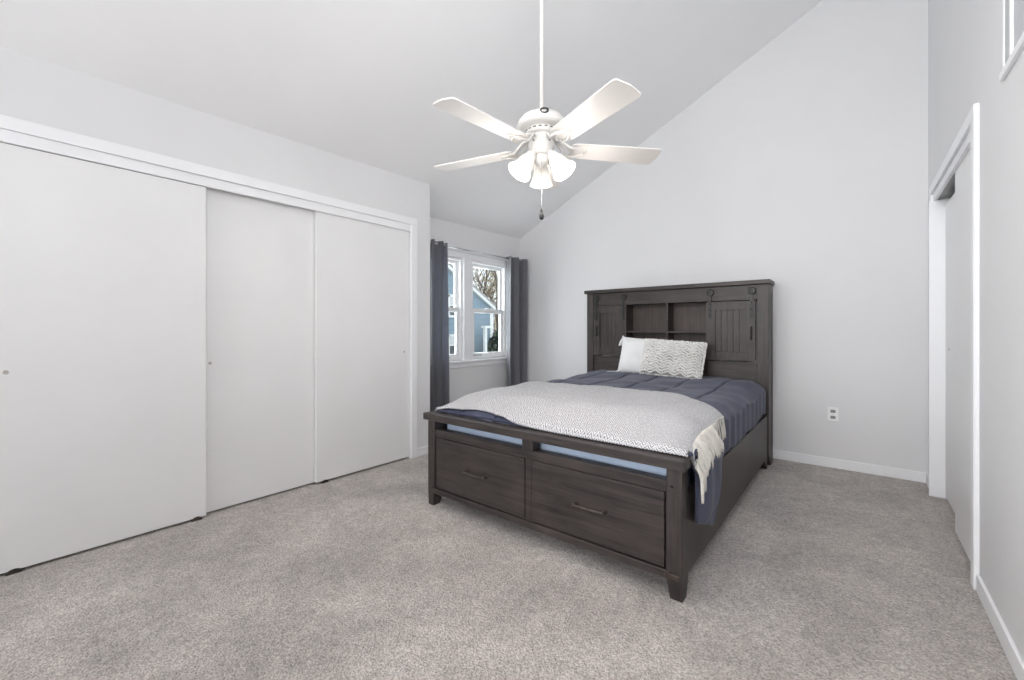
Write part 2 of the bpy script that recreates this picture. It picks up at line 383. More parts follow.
# windows in the far left wall
def window(name, y0, y1):
    z0, z1 = WZ0, WZ1; xo = XW-.115
    bm = boxes(((xo, y0, z0), (XW-.02, y0+.026, z1)), ((xo, y1-.026, z0), (XW-.02, y1, z1)), ((xo, y0+.026, z1-.026), (XW-.02, y1-.026, z1)), ((xo, y0+.026, z0), (XW-.02, y1-.026, z0+.026)))
    fr = struct(name, bm, M['vinyl'], bevel=.002)
    a, b = y0+.026, y1-.026; zm = 1.375; s = .045
    def sash(nm, x0, x1, za, zb, t=s):
        q = boxes(((x0, a, za), (x1, a+t, zb)), ((x0, b-t, za), (x1, b, zb)), ((x0, a+t, zb-t), (x1, b-t, zb)), ((x0, a+t, za), (x1, b-t, za+t)))
        o = link(nm, q, M['vinyl'], fr, bevel=.003)
        g = boxes((((x0+x1)/2-.002, a+t, za+t), ((x0+x1)/2+.002, b-t, zb-t))); link('pane', g, M['glass'], o)
        return o
    sash('upper_sash', XW-.100, XW-.072, zm-.018, z1-.026, .036)
    lo = sash('lower_sash', XW-.068, XW-.038, z0+.026, zm+.020, .048)
    lk = boxes(((XW-.066, (a+b)/2-.03, zm+.020), (XW-.042, (a+b)/2+.03, zm+.030)), ((XW-.058, (a+b)/2-.008, zm+.030), (XW-.050, (a+b)/2+.03, zm+.037)))
    link('sash_lock', lk, M['vinyl'], lo, bevel=.002)
    return fr, lo
window('window_1', WY0, 3.40)
w2, lo2 = window('window_2', 3.54, WY1)
link('lift_label', boxes(((XW-.038, 3.60, WZ0+.036), (XW-.0365, 3.74, WZ0+.058))), M['vent'], lo2)
bm = boxes(((XW-.115, 3.40, WZ0), (XW+.012, 3.54, WZ1)), ((XW, WY0-.07, WZ0), (XW+.016, WY0, WZ1)), ((XW, WY1, WZ0), (XW+.016, WY1+.07, WZ1)), ((XW, WY0-.07, WZ1), (XW+.016, WY1+.07, WZ1+.055)))
struct('trim_7', bm, M['trim'], bevel=.003)
struct('trim_8', boxes(((XW-.03, WY0-.09, WZ0-.022), (XW+.035, WY1+.09, WZ0)), ((XW, WY0-.07, WZ0-.075), (XW+.014, WY1+.07, WZ0-.022))), M['trim'], bevel=.004)

# ------------------------------------------------------------------ curtains
def curtain(y0, y1, label, phase, seedv):
    xc = -3.345; bm = bmesh.new(); nY, nZ = 90, 26; waves = 2.0; rows = []
    for j in range(nZ+1):
        t = j/nZ; z = 2.055 - t*(2.055-.02)
        row = []
        for i in range(nY+1):
            u = i/nY
            am = .072*(1-.10*math.sin(3*t)) ; ph = 2*PI*waves*u + phase + .25*math.sin(2.2*t+seedv)
            sh = math.sin(ph); sh = math.copysign(abs(sh)**.75, sh)
            row.append(bm.verts.new((xc + am*sh, y0+(y1-y0)*u + .008*math.sin(3*t+seedv+5*u) + .010*math.sin(2*ph), z)))
        rows.append(row)
    for a, b in zip(rows, rows[1:]):
        for i in range(nY): bm.faces.new((a[i], a[i+1], b[i+1], b[i]))
    e = empty('curtain', (xc, (y0+y1)/2, .02))
    o = link('cloth', bm, M['curtain'], e, smooth=True)
    s = o.modifiers.new('thick', 'SOLIDIFY'); s.thickness = .003; s.offset = 0
    for k in range(6):
        u = (k+.5)/6
        b = bmesh.new(); c = Vector((xc, y0+(y1-y0)*u, 2.03))
        sgn = (1 if k % 2 else -1)
        d = Vector((.5*sgn, 1, 0)).normalized()
        u1, v1 = frame_of(d); pts = [c + (u1*math.cos(a) + v1*math.sin(a))*.021 for a in [2*PI*q/16 for q in range(17)]]
        tube(b, pts, .0045, 6, cap=False); link('grommet', b, M['chrome'], e, smooth=True)
    tag(e, label, 'curtain', 'grey grommet curtains at the window')
curtain(2.80, 3.03, 'narrow slate-grey grommet curtain beside the closet corner, left of the window', .4, 0)
curtain(4.03, 4.365, 'slate-grey grommet curtain right of the window, next to the corner behind the bed', 1.2, 2)
e = empty('curtain_rod', (-3.345, 3.6, 2.03))
b = bmesh.new(); tube(b, [(-3.345, 2.66, 2.03), (-3.345, 4.41, 2.03)], .0085, 12); link('rod', b, M['chrome'], e, smooth=True)
for y in (2.73, 4.405):
    b = boxes(((XW, y-.012, 2.005), (XW+.006, y+.012, 2.055)), ((XW+.006, y-.005, 2.016), (-3.34, y+.005, 2.023))); link('bracket', b, M['chrome'], e)
tag(e, 'thin pale metal curtain rod over the double window', 'curtain rod')

# ------------------------------------------------------------------ wall outlet and high vent
e = empty('wall_outlet', (-.142, YB, .39))
link('cover_plate', boxes(((-.178, YB-.006, .388), (-.107, YB, .502))), M['plastic'], e, bevel=.003)
for zz in (.420, .470):
    b = bmesh.new(); pr = []
    for k in range(24):
        a = 2*PI*k/24; pr.append((-.1425+.0185*math.cos(a), zz + max(-.0125, min(.0125, .0185*math.sin(a)))))
    f = [b.verts.new((x, YB-.0085, z)) for x, z in pr]; g = [b.verts.new((x, YB-.005, z)) for x, z in pr]
    b.faces.new(f)
    for k in range(24): b.faces.new((f[k], g[k], g[(k+1) % 24], f[(k+1) % 24]))
    r = link('receptacle', b, M['slot'], e)
    link('slots', boxes(((-.150, YB-.0092, zz-.003), (-.148, YB-.0084, zz+.007)), ((-.137, YB-.0092, zz-.003), (-.135, YB-.0084, zz+.007)), ((-.1445, YB-.0092, zz-.010), (-.1405, YB-.0084, zz-.006))), M['black'], r)
b = bmesh.new(); lathe(b, [(.0001, .002), (.003, .0016), (.0035, 0)], (-.1425, YB-.006, .445), (0, -1, 0), 12); link('screw', b, M['chrome'], e)
tag(e, 'white duplex electrical outlet low on the wall right of the bed', 'outlet')

e = empty('air_vent', (XR, 2.10, 2.055))
va, vb, vz0, vz1 = 1.86, 2.345, 2.06, 2.80
link('vent_frame', boxes(((XR-.014, va, vz0), (XR, vb, vz0+.028)), ((XR-.014, va, vz1-.028), (XR, vb, vz1)), ((XR-.006, vb-.022, vz0+.028), (XR, vb, vz1-.028)), ((XR-.014, va, vz0+.028), (XR, va+.028, vz1-.028))), M['trim'], e, bevel=.003)
link('vent_panel', boxes(((XR-.003, va+.028, vz0+.028), (XR, vb-.022, vz1-.028))), M['vent'], e)
link('vent_divider', boxes(((XR-.010, 2.215, vz0+.028), (XR-.003, 2.232, vz1-.028))), M['trim'], e)
tag(e, 'white framed grey vent panel high on the right wall, cut by the photo edge', 'vent')

# ------------------------------------------------------------------ bed
bed = empty('storage_bed', (-1.40, 3.07, 0))
tag(bed, 'dark wood storage bed with barn-door headboard and footboard drawers, against the back wall', 'bed')
BL, BR, BF = -2.192, -.564, 1.834
# footboard
fb = link('footboard', boxes(((BL+.05, BF+.006, .452), (BR-.05, BF+.060, .5005)), ((BL+.05, BF+.014, .446), (BR-.05, BF+.070, .4975)), ((BL+.05, BF+.006, .553), (BR-.05, BF+.070, .566)),
   ((BL+.05, BF+.012, .118), (BL+.080, BF+.07, .462)), ((BR-.073, BF+.012, .118), (BR-.05, BF+.07, .462)), ((-1.392, BF+.006, .118), (-1.352, BF+.07, .462))), M['woodx'], bed, bevel=.002)
link('top_rail', boxes(((BL+.002, BF+.002, .556), (BR-.002, BF+.080, .582))), M['woodx'], fb, bevel=.002)
link('footboard_cap', boxes(((BL-.020, BF-.026, .560), (BR+.018, BF+.058, .603))), M['woodx'], bed, bevel=.004)
link('centre_post', boxes(((-1.414, BF+.004, .500), (-1.343, BF+.068, .556))), M['woodz'], fb, bevel=.002)
link('bottom_rail', boxes(((BL+.05, BF-.004, .084), (BR-.05, BF+.055, .119))), M['woodx'], fb, bevel=.003)
def post(x0, x1, inner):
    b = bmesh.new(); box(b, (x0, BF, .085), (x1, BF+.088, .562))
    if inner > 0: q = (x0, x1-.014)
    else: q = (x0+.014, x1)
    hexa(b, [(q[0], BF+.004, 0), (q[1], BF+.004, 0), (q[1], BF+.060, 0), (q[0], BF+.060, 0), (x0, BF, .085), (x1, BF, .085), (x1, BF+.088, .085), (x0, BF+.088, .085)])
    o = link('leg', b, M['woodz'], bed, bevel=.0025)
    xm = (x0+x1)/2 + (.010 if inner > 0 else -.010)
    for z in (.480, .112):
        q = bmesh.new(); lathe(q, [(.0001, .005), (.004, .0045), (.0065, .002), (.007, 0)], (xm, BF, z), (0, -1, 0), 12); link('bolt', q, M['black'], o, smooth=True)
post(BL, BL+.064, 1); post(BR-.066, BR, -1)
link('corner_bracket', boxes(((BR-.075, BF-.006, .088), (BR-.010, BF-.0005, .110)), ((BR-.030, BF-.008, .094), (BR-.018, BF-.0005, .106))), M['bronze'], fb, bevel=.001)
def drawer(x0, x1, label=None):
    z0, z1 = .124, .449
    d = link('drawer', boxes(((x0, BF+.003, z0), (x1, BF+.022, z1)), ((x0+.02, BF+.023, z0+.015), (x1-.02, BF+.42, z1-.04))), M['woodx'], bed, bevel=.002)
    xm = (x0+x1)/2; zz = .292; b = bmesh.new()
    for s in (-1, 1):
        lathe(b, [(.0001, .0), (.011, .0), (.011, .004), (.007, .007), (.0055, .020), (.0075, .026), (.0085, .031), (.006, .036), (.0001, .037)], (xm+s*.078, BF+.003, zz), (0, -1, 0), 14)
    tube(b, [(xm-.088, BF-.027, zz), (xm-.07, BF-.029, zz), (xm, BF-.030, zz-.001), (xm+.07, BF-.029, zz), (xm+.088, BF-.027, zz)], [.0048, .004, .0046, .004, .0048], 10)
    link('drawer_handle', b, M['bronze'], d, smooth=True)
drawer(BL+.083, -1.396); drawer(-1.348, BR-.076)
# side rails and rear feet
for s in (0, 1):
    x0, x1 = ((BR-.026, BR-.002) if s else (BL+.002, BL+.026))
    r = link('side_rail', boxes(((x0, BF+.088, .088), (x1, 4.075, .438))), M['woody'], bed, bevel=.003)
    b = bmesh.new(); w = .055 if not s else -.055; xa = (x1 if s else x0)
    xs = sorted((xa, xa+w))
    hexa(b, [(xs[0], 4.035, 0), (xs[1], 4.035, 0), (xs[1], 4.07, 0), (xs[0], 4.07, 0), (xs[0], 3.94, .088), (xs[1], 3.94, .088), (xs[1], 4.07, .088), (xs[0], 4.07, .088)])
    link('leg', b, M['woodz'], bed, bevel=.002)
# slatted deck under the mattress
link('bed_deck', boxes(((BL+.03, BF+.44, .30), (BR-.03, 4.07, .335))), M['woodx'], bed)
# headboard
HF, HB = 4.078, 4.30; HL, HR = -2.252, -.556
def hpost(x0, x1):
    b = bmesh.new(); box(b, (x0, HF, .10), (x1, HB, 1.530))
    hexa(b, [(x0, HF+.10, 0), (x1, HF+.10, 0), (x1, HB, 0), (x0, HB, 0), (x0, HF, .10), (x1, HF, .10), (x1, HB, .10), (x0, HB, .10)])
    o = link('headboard_post', b, M['woodz'], bed, bevel=.003)
    xo = x1 if x1 > -1 else x0; s = 1 if x1 > -1 else -1
    bb = sorted((xo, xo+s*.0035))
    link('side_groove', boxes(((bb[0], HF+.16, .14), (bb[1], HF+.168, 1.46))), M['black'], o)
hpost(HL, HL+.072); hpost(HR-.086, HR)
link('headboard_cap', boxes(((HL-.016, HF-.034, 1.530), (HR+.014, HB+.004, 1.566))), M['woodx'], bed, bevel=.004)
link('headboard_rail', boxes(((HL+.072, HF+.012, 1.405), (HR-.086, HB-.02, 1.530)), ((HL+.072, HF+.004, 1.402), (HR-.086, HF+.02, 1.412))), M['woodx'], bed, bevel=.002)
CL, CR = -1.812, -1.040
su = link('cubby_shelf_unit', boxes(((CL-.02, HF+.028, .62), (CL, HB-.02, 1.405)), ((CR, HF+.028, .62), (CR+.02, HB-.02, 1.405)), ((-1.412, HF+.024, .70), (-1.393, HB-.02, 1.405)),
   ((CL, HF+.026, 1.118), (-1.412, HB-.02, 1.136)), ((-1.393, HF+.026, 1.118), (CR, HB-.02, 1.136)), ((CL, HF+.026, .685), (CR, HB-.02, .705))), M['woodx'], bed, bevel=.001)
link('back_board', boxes(((CL, HB-.03, .62), (CR, HB-.021, 1.405))), M['woodback'], su)
for a, b_ in ((HL+.072, CL-.0), (CR, HR-.086)):
    p = link('lower_panel', boxes(((a, HF+.022, .40), (b_, HF+.045, .862)), ((a, HF+.012, .850), (b_, HF+.045, .872))), M['woodx'], bed, bevel=.002)
link('mattress_panel', boxes(((CL, HF+.020, .30), (CR, HF+.045, .690))), M['woodx'], bed, bevel=.002)
def barn_door(x0, x1, handle_x, rect):
    z0, z1 = .880, 1.396; y0 = HF+.002; s = .075
    b = boxes(((x0, y0, z0), (x0+s, y0+.018, z1)), ((x1-s, y0, z0), (x1, y0+.018, z1)), ((x0+s, y0, z1-s), (x1-s, y0+.018, z1)), ((x0+s, y0, z0), (x1-s, y0+.018, z0+s)))
    d = link('barn_door', b, M['woodz'], bed, bevel=.002)
    n = 5; ww = (x1-x0-2*s)/n; pb = bmesh.new()
    for k in range(n): box(pb, (x0+s+ww*k+.0007, y0+.006, z0+s), (x0+s+ww*(k+1)-.0007, y0+.018, z1-s))
    link('plank_panel', pb, M['woodz'], d, bevel=.001)
    for hx in (x0+.030, x1-.030):
        b = bmesh.new()
        box(b, (hx-.013, y0-.006, 1.245), (hx+.013, y0-.001, 1.480))
        lathe(b, [(.0001, .017), (.010, .017), (.012, .015), (.026, .014), (.031, .009), (.026, .004), (.0001, .004)], (hx+.004, y0+.002, 1.478), (0, -1, 0), 24)
        for zz in (1.27, 1.325, 1.38): lathe(b, [(.0001, .006), (.006, .005), (.0075, 0)], (hx, y0-.006, zz), (0, -1, 0), 12)
        link('barn_door_hanger', b, M['black'], d, bevel=.001)
    b = bmesh.new(); hz = 1.135 if rect else 1.12
    if rect:
        box(b, (handle_x-.016, y0-.005, hz-.055), (handle_x+.016, y0-.001, hz+.055))
        tube(b, [(handle_x, y0-.003, hz-.045), (handle_x, y0-.022, hz-.04), (handle_x, y0-.022, hz+.04), (handle_x, y0-.003, hz+.045)], .005, 8)
    else:
        tube(b, [(handle_x, y0+.001, hz-.052), (handle_x, y0-.022, hz-.048), (handle_x, y0-.022, hz+.048), (handle_x, y0+.001, hz+.052)], .0065, 8)
    link('door_handle', b, M['black'], d)
barn_door(HL+.078, CL+.006, HL+.110, True)
barn_door(CR-.004, HR-.098, HR-.128, False)

# ------------------------------------------------------------------ mattress
mt = link('mattress', boxes(((-2.135, 1.926, .340), (-.618, 4.072, .615))), M['mattress'], bevel=.045, seg=5)
tag(mt, 'light blue mattress seen through the slots of the footboard', 'mattress')

# ------------------------------------------------------------------ comforter
XM = -1.378; HALF, RAD = .665, .165
CT_Y0, CT_Y1 = 1.886, 4.066
def sm(t): t = max(0, min(1, t)); return t*t*(3-2*t)
def surf(s, Y, off=0.0, wr=1.0):
    """point of the bedding surface; s = distance across from the middle, Y along the bed"""
    sg = 1 if s >= 0 else -1; a = abs(s)
    f = sm((Y-1.80)/.42)
    ztop = .600 + .088*f + .022*sm((Y-3.2)/.8)
    ztop += .010*math.cos(s*2.1)*f
    fl = .060*math.exp(-((Y-4.0)/.35)**2)*0
    rad = RAD*(.62+.38*f)
    arc = rad*PI/2
    half = HALF + (RAD-rad)
    if a <= half: x, z, nx, nz = a, 0, 0, 1
    elif a <= half+arc:
        th = (a-half)/rad; x = half+rad*math.sin(th); z = -rad*(1-math.cos(th)); nx, nz = math.sin(th), math.cos(th)
    else: x = half+rad; z = -rad-(a-half-arc); nx, nz = 1, 0
    w = 0
    if wr:
        P = Vector((s*2.6, Y*3.4, 1.7)); w = .014*noise.noise(P) + .006*noise.noise(P*2.1+Vector((3, 1, 4)))
        w += .009*noise.noise(Vector((s*6+Y*2, Y*5-s*3, 8)))
        # quilting seams lengthwise
        q = (s/.285) % 1.0; dq = min(q, 1-q)*.285; w -= (.013 if wr == 1.0 else .004)*math.exp(-(dq/.009)**2)*(1-.6*sm((a-half)/.1)); w += .004*math.sin(PI*q)
        side = sm((a-half-arc*.5)/.15)
        w += side*sm((Y-1.9)/.2)*(.014*noise.noise(Vector((s*6+Y*3, Y*5, 2)))+.002*math.sin(Y*13+s*9))
        w *= wr*(1-.55*side)
    w += off
    px = XM + sg*(x + nx*w); pz = ztop + z + nz*w
    return Vector((px, Y, pz))
def grid(bm, nu, nv, fn, uvs=None):
    rows = [[bm.verts.new(fn(i/nu, j/nv)) for i in range(nu+1)] for j in range(nv+1)]
    for j in range(nv):
        for i in range(nu): bm.faces.new((rows[j][i], rows[j][i+1], rows[j+1][i+1], rows[j+1][i]))
    return rows
def lerp(a, b, t): t = max(0, min(1, t)); return a+(b-a)*t
def hem(Y):      # how far the right side hangs, measured across the cloth
    h = HALF+RAD*PI/2+.080 + .010*math.sin(Y*11)
    if Y < 2.15: h += lerp(.06, .215, (Y-1.905)/.245)
    else: h += .215*(1-sm((Y-2.15)/.17))
    return h
bm = bmesh.new()
def over(p, s, Y):               # on the right the cloth leaves the mattress edge and, near the foot, hangs outside the rail
    if s > 0:
        ov = sm((s-(HALF+RAD*PI/2*.45))/.12)
        p.x += ov*(.004+.022*sm((Y-1.95)/.15))*(1-sm((Y-2.22)/.18))
        if Y > 2.36: p.x = min(p.x, -.572+.004*math.sin(Y*40))
    if Y < 1.908:                  # resting on the footboard cap: the sides stay up there
        t = sm((1.908-Y)/.016); zmin = .606 + (0 if abs(s) < .7 else .0)
        lim = zmin - (1-t)*.6
        if p.z < lim: p.z = lim
        p.x = max(XM-.79, min(p.x, XM+.822+.02*(1-t)))
    return p
def cf(u, v):
    Y = CT_Y0 + (CT_Y1-CT_Y0)*v
    s0 = -(HALF+RAD*PI/2+.12); s1 = hem(Y); s = s0+(s1-s0)*u
    p = over(surf(s, Y, .010), s, Y)
    if Y < 1.95:                   # rounded front roll
        t = (1.95-Y)/(1.95-CT_Y0); p.z = max(.619, p.z - .010*t*t)
    if s > HALF+RAD*PI/2 and Y < 2.5: p.x += .006*math.sin(Y*22+1)*(1 if Y > 1.91 else 0)
    return p
grid(bm, 330, 300, cf)
# front fold going down behind the footboard
comf = link('comforter', bm, M['comforter'], smooth=True)
s_ = comf.modifiers.new('thick', 'SOLIDIFY'); s_.thickness = .014; s_.offset = -1
tag(comf, 'slate-blue quilted comforter spread over the bed, one corner hanging over the side rail', 'comforter')

# ------------------------------------------------------------------ throw blanket
def t_front(s): return 1.874 + .050*math.exp(-((s+.45)/.26)**2)
def t_back(s): return 2.90 - .05*s - .34*sm((s-.42)/.50) - .12*sm((-s-.5)/.4)
S_R = HALF+RAD*PI/2*.52
def s_right(v): return S_R + .055*(1-sm((t_front(.7)+(t_back(.7)-t_front(.7))*v-1.90)/.14))
def tf_s(u, v=.5): return -(HALF+RAD*PI/2+.06) + (s_right(v) + HALF+RAD*PI/2+.06)*u
def tpt(s, v, off=.0):
    Y = t_front(s)+(t_back(s)-t_front(s))*v
    p = over(surf(s, Y, .019+off, .85), s, Y)
    p.z = max(p.z, .627 if Y < 1.908 else -1)
    if Y < 1.906: p.z = lerp(.607, p.z, (Y-1.874)/.022)
    return p
bm = bmesh.new(); uvl = bm.loops.layers.uv.new('UVMap')
NU, NV = 170, 90
rows = [[None]*(NU+1) for _ in range(NV+1)]
for j in range(NV+1):
    for i in range(NU+1): rows[j][i] = bm.verts.new(tpt(tf_s(i/NU, j/NV), j/NV))
for j in range(NV):
    for i in range(NU):
        f = bm.faces.new((rows[j][i], rows[j][i+1], rows[j+1][i+1], rows[j+1][i]))
        for lp, (a, b) in zip(f.loops, ((i, j), (i+1, j), (i+1, j+1), (i, j+1))): lp[uvl].uv = (tf_s(a/NU, b/NV), .87*b/NV)
th = link('throw_blanket', bm, M['throw'], smooth=True, weld=False)
s_ = th.modifiers.new('thick', 'SOLIDIFY'); s_.thickness = .006; s_.offset = 1
tag(th, 'light grey herringbone throw blanket with fringe, laid across the foot of the bed', 'throw blanket')
NT = 36
for k in range(NT):
    v = .040+.960*((k+.5)/NT)**1.45; p0 = tpt(s_right(v)-.006, v, .004)
    b = bmesh.new(); rnd = random.Random(k)
    ln = .095 + .035*rnd.random() + .020*(1-sm(v/.25)); lean = rnd.uniform(-.12, .12) + .45*v
    Yk = max(p0.y, 1.915)
    for q in range(4):
        aa = 2*PI*q/4+rnd.random(); r = .0035; spr = rnd.uniform(-.012, .012); pts = []
        for i in range(8):
            t = i/7; Yq = max(1.911, Yk + lean*ln*t + spr*t + .003*math.sin(7*t+k+q))
            pts.append(over(surf(s_right(v)-.006+ln*t, Yq, .024+r*math.cos(aa)+.006*math.sin(PI*t)), .7, Yq) + Vector((.034*sm((s_right(v)+ln*t-.78)/.1)*(1-sm((Yq-2.22)/.18))*.25, r*math.sin(aa), 0)))
            if i: pts[-1].x = max(pts[-1].x, pts[-2].x)
        tube(b, pts, [.0034, .0036, .0032, .0034, .0036, .0036, .0032, .0018], 5)
    link('fringe_tassel', b, M['fringe'], th, smooth=True)

# ------------------------------------------------------------------ pillows
def pillow_bm(W, H, Tk, nu=60, nv=44, wob=.004, sd=1):
    bm = bmesh.new()
    for side in (1, -1):
        rows = []
        for j in range(nv+1):
            row = []
            for i in range(nu+1):
                u = -1+2*i/nu; v = -1+2*j/nv
                th_ = Tk*(max(0, 1-abs(u)**3.2)**.55)*(max(0, 1-abs(v)**3.0)**.55)
                pin = 1-.045*(1-u*u)*abs(v)**3; pin2 = 1-.045*(1-v*v)*abs(u)**3
                x = u*W/2*pin2; z = v*H/2*pin
                w = wob*noise.noise(Vector((u*2.5+sd, v*2.5, side)))*th_/Tk
                row.append(bm.verts.new((x, -side*(th_/2+w), z)))
            rows.append(row)
        for j in range(nv):
            for i in range(nu):
                q = (rows[j][i], rows[j][i+1], rows[j+1][i+1], rows[j+1][i]); bm.faces.new(q if side > 0 else q[::-1])
    bmesh.ops.remove_doubles(bm, verts=bm.verts, dist=.0004)
    return bm
def place(bm, loc, tilt, roll, yaw=0):
    m = Matrix.Translation(loc) @ Matrix.Rotation(yaw, 4, 'Z') @ Matrix.Rotation(tilt, 4, 'X') @ Matrix.Rotation(roll, 4, 'Y')
    bmesh.ops.transform(bm, matrix=m, verts=bm.verts); return m
# white pillow with corner tassels, behind
bm = pillow_bm(.42, .365, .13, sd=3); mp1 = place(bm, Vector((-1.618, 3.985, .893)), math.radians(-16), math.radians(3))
pl = link('throw_pillow', bm, M['white_cloth'], smooth=True)
tag(pl, 'plain white square pillow with corner tassels, leaning behind the textured one', 'pillow')
for (cx, cz, dz, dx) in ((-.205, .178, -.085, -.030), (-.205, -.178, -.012, -.095)):
    b = bmesh.new(); rnd = random.Random(int(cx*100+cz*1000)); p0 = mp1 @ Vector((cx, -.005, cz))
    lathe(b, [(.0001, -.013), (.010, -.009), (.013, 0), (.010, .009), (.0001, .013)], p0, (0, 0, 1), 10)
    for q in range(12):
        a = 2*PI*q/12; e_ = Vector((dx + .016*math.cos(a), .016*math.sin(a)-.006, dz+rnd.uniform(-.008, .008)))
        pts = [p0 + e_*t + Vector((.006*math.cos(a)*math.sin(PI*t), .006*math.sin(a)*math.sin(PI*t), .012*t*(1-t))) for t in (0, .25, .5, .75, 1)]
        tube(b, pts, [.004, .0045, .0045, .004, .002], 5)
    link('tassel', b, M['white_cloth'], pl, smooth=True)
# chunky zigzag-knit lumbar pillow in front
bm = pillow_bm(.545, .335, .13, 40, 30, sd=9)
mp2 = place(bm, Vector((-1.282, 3.885, .886)), math.radians(-20), math.radians(3.2))
p2 = link('lumbar_pillow', bm, M['knit_dark'], smooth=True)
tag(p2, 'off-white and grey chunky zigzag-knit rectangular pillow, in front of the plain white one', 'pillow')
b = bmesh.new(); NR, NCOL = 13, 30
def pth(u, v): return .13*(max(0, 1-abs(u)**3.2)**.55)*(max(0, 1-abs(v)**3.0)**.55)
rnd = random.Random(5)
for r in range(NR):
    for c in range(NCOL):
        u0 = -1+2*(c+.5)/NCOL; zig = .055*(1 if (c//3) % 2 == 0 else -1)*(((c % 3)-1))
        v0 = -.96+1.92*(r+.5)/NR + zig
        dirn = 1 if (c//3) % 2 == 0 else -1
        if abs(v0) > .985: continue
        pts = []
        for t in (-1, -.5, 0, .5, 1):
            u = u0+t*.040+rnd.uniform(-.006, .006); v = v0+dirn*t*.055+rnd.uniform(-.028, .028)
            u_ = max(-.99, min(.99, u)); v_ = max(-.99, min(.99, v))
            y = -(pth(u_, v_)/2) - .002 - .010*(1-t*t) - rnd.uniform(0, .006)
            pts.append(mp2 @ Vector((u*.2725*(1-.045*(1-v*v)*abs(u_)**3), y, v*.1675*(1-.045*(1-u*u)*abs(v_)**3))))
        tube(b, pts, [k_*rnd.uniform(.8, 1.25) for k_ in (.004, .0085, .0095, .0085, .004)], 6)
# bobbly edge loops
for k in range(90):
    t = k/90*4; sd_ = int(t); f = (t-sd_)*2-1
    u, v = [(f, 1), (1, -f), (-f, -1), (-1, f)][sd_]
    p = mp2 @ Vector((u*.272*(1 if abs(v) == 1 else .985), -.004, v*.167*(1 if abs(u) == 1 else .985)))
    rr = .009+.006*rnd.random(); d = Vector((rnd.uniform(-.3, .3), rnd.uniform(-.3, .3), 1))
    lathe(b, [(.0001, -rr), (rr*.8, -rr*.6), (rr, 0), (rr*.8, rr*.6), (.0001, rr)], p, d, 7)
link('knit_loops', b, M['knit'], p2, smooth=True, weld=False)

# ------------------------------------------------------------------ ceiling fan
FX, FY, FZ = -1.209, 1.732, 2.036
fan = empty('ceiling_fan', (FX, FY, 1.60))
tag(fan, 'white five-blade ceiling fan with three lit frosted glass shades on a long rod', 'ceiling fan')
fc = Vector((FX, FY, 0))
ztopc = zc(FX, FY)
b = bmesh.new(); tube(b, [fc+Vector((0, 0, 2.24)), fc+Vector((0, 0, ztopc+.02))], .0100, 16); link('downrod', b, M['fanwhite'], fan, smooth=True)
b = bmesh.new(); lathe(b, [(.0001, -.085), (.028, -.085), (.045, -.07), (.066, -.03), (.070, .05)], fc+Vector((0, 0, ztopc)), n=32); link('ceiling_canopy', b, M['fanwhite'], fan, smooth=True)
b = bmesh.new(); lathe(b, [(.0001, 2.238), (.022, 2.238), (.026, 2.222), (.040, 2.215), (.075, 2.208), (.100, 2.194), (.116, 2.174), (.122, 2.154), (.121, 2.146), (.108, 2.138), (.0001, 2.136)], fc, n=48)
mh = link('motor_housing', b, M['fanwhite'], fan, smooth=True)
# badge on the housing, facing the photographer
dcam = Vector((-FX, -FY, 0)).normalized(); side = Vector((-dcam.y, dcam.x, 0))
bc = fc + Vector((0, 0, 2.180)) + (dcam*math.cos(.12)+side*math.sin(.12))*.107; bn = (dcam + Vector((0, 0, .55))).normalized()
b = bmesh.new()
lathe(b, [(.021, 0), (.022, .004), (.019, .006), (.013, .005), (.013, .002)], bc, bn, 24); link('badge', b, M['black'], mh, smooth=True)
b = bmesh.new(); lathe(b, [(.0001, .005), (.006, .0045), (.0125, .002)], bc, bn, 20); link('badge_center', b, M['chrome'], mh, smooth=True)
# lower motor band with vent slots
b = bmesh.new(); lathe(b, [(.070, 2.138), (.078, 2.132), (.080, 2.121), (.074, 2.112), (.066, 2.108), (.0001, 2.107)], fc, n=48); band = link('motor_band', b, M['fanwhite'], fan, smooth=True)
b = bmesh.new()
for k in range(18):
    a0 = 2*PI*k/18; 
    pts = [fc + Vector((math.cos(a)*.0802, math.sin(a)*.0802, 2.124)) for a in (a0-.09, a0, a0+.09)]
    tube(b, pts, .0028, 6)
link('vent_slots', b, M['bronze'], band)
b = bmesh.new(); lathe(b, [(.048, 2.109), (.060, 2.104), (.062, 2.096), (.056, 2.090), (.053, 2.086), (.063, 2.079), (.066, 2.062), (.062, 2.036), (.052, 2.018), (.044, 2.010), (.0001, 2.008)], fc, n=40)
sh_ = link('switch_housing', b, M['fanwhite'], fan, smooth=True)
for k in range(5):
    b = bmesh.new(); a = 2*PI*(k+.5)/5+.3; lathe(b, [(.0001, .004), (.004, .003), (.005, 0)], fc+Vector((math.cos(a)*.064, math.sin(a)*.064, 2.066)), (math.cos(a), math.sin(a), 0), 10)
    link('screw', b, M['bronze'], sh_)
b = bmesh.new(); lathe(b, [(.0001, 2.012), (.034, 2.012), (.038, 2.000), (.038, 1.982), (.030, 1.968), (.014, 1.961), (.012, 1.952), (.0001, 1.949)], fc, n=32); link('light_fitter', b, M['fanwhite'], fan, smooth=True)
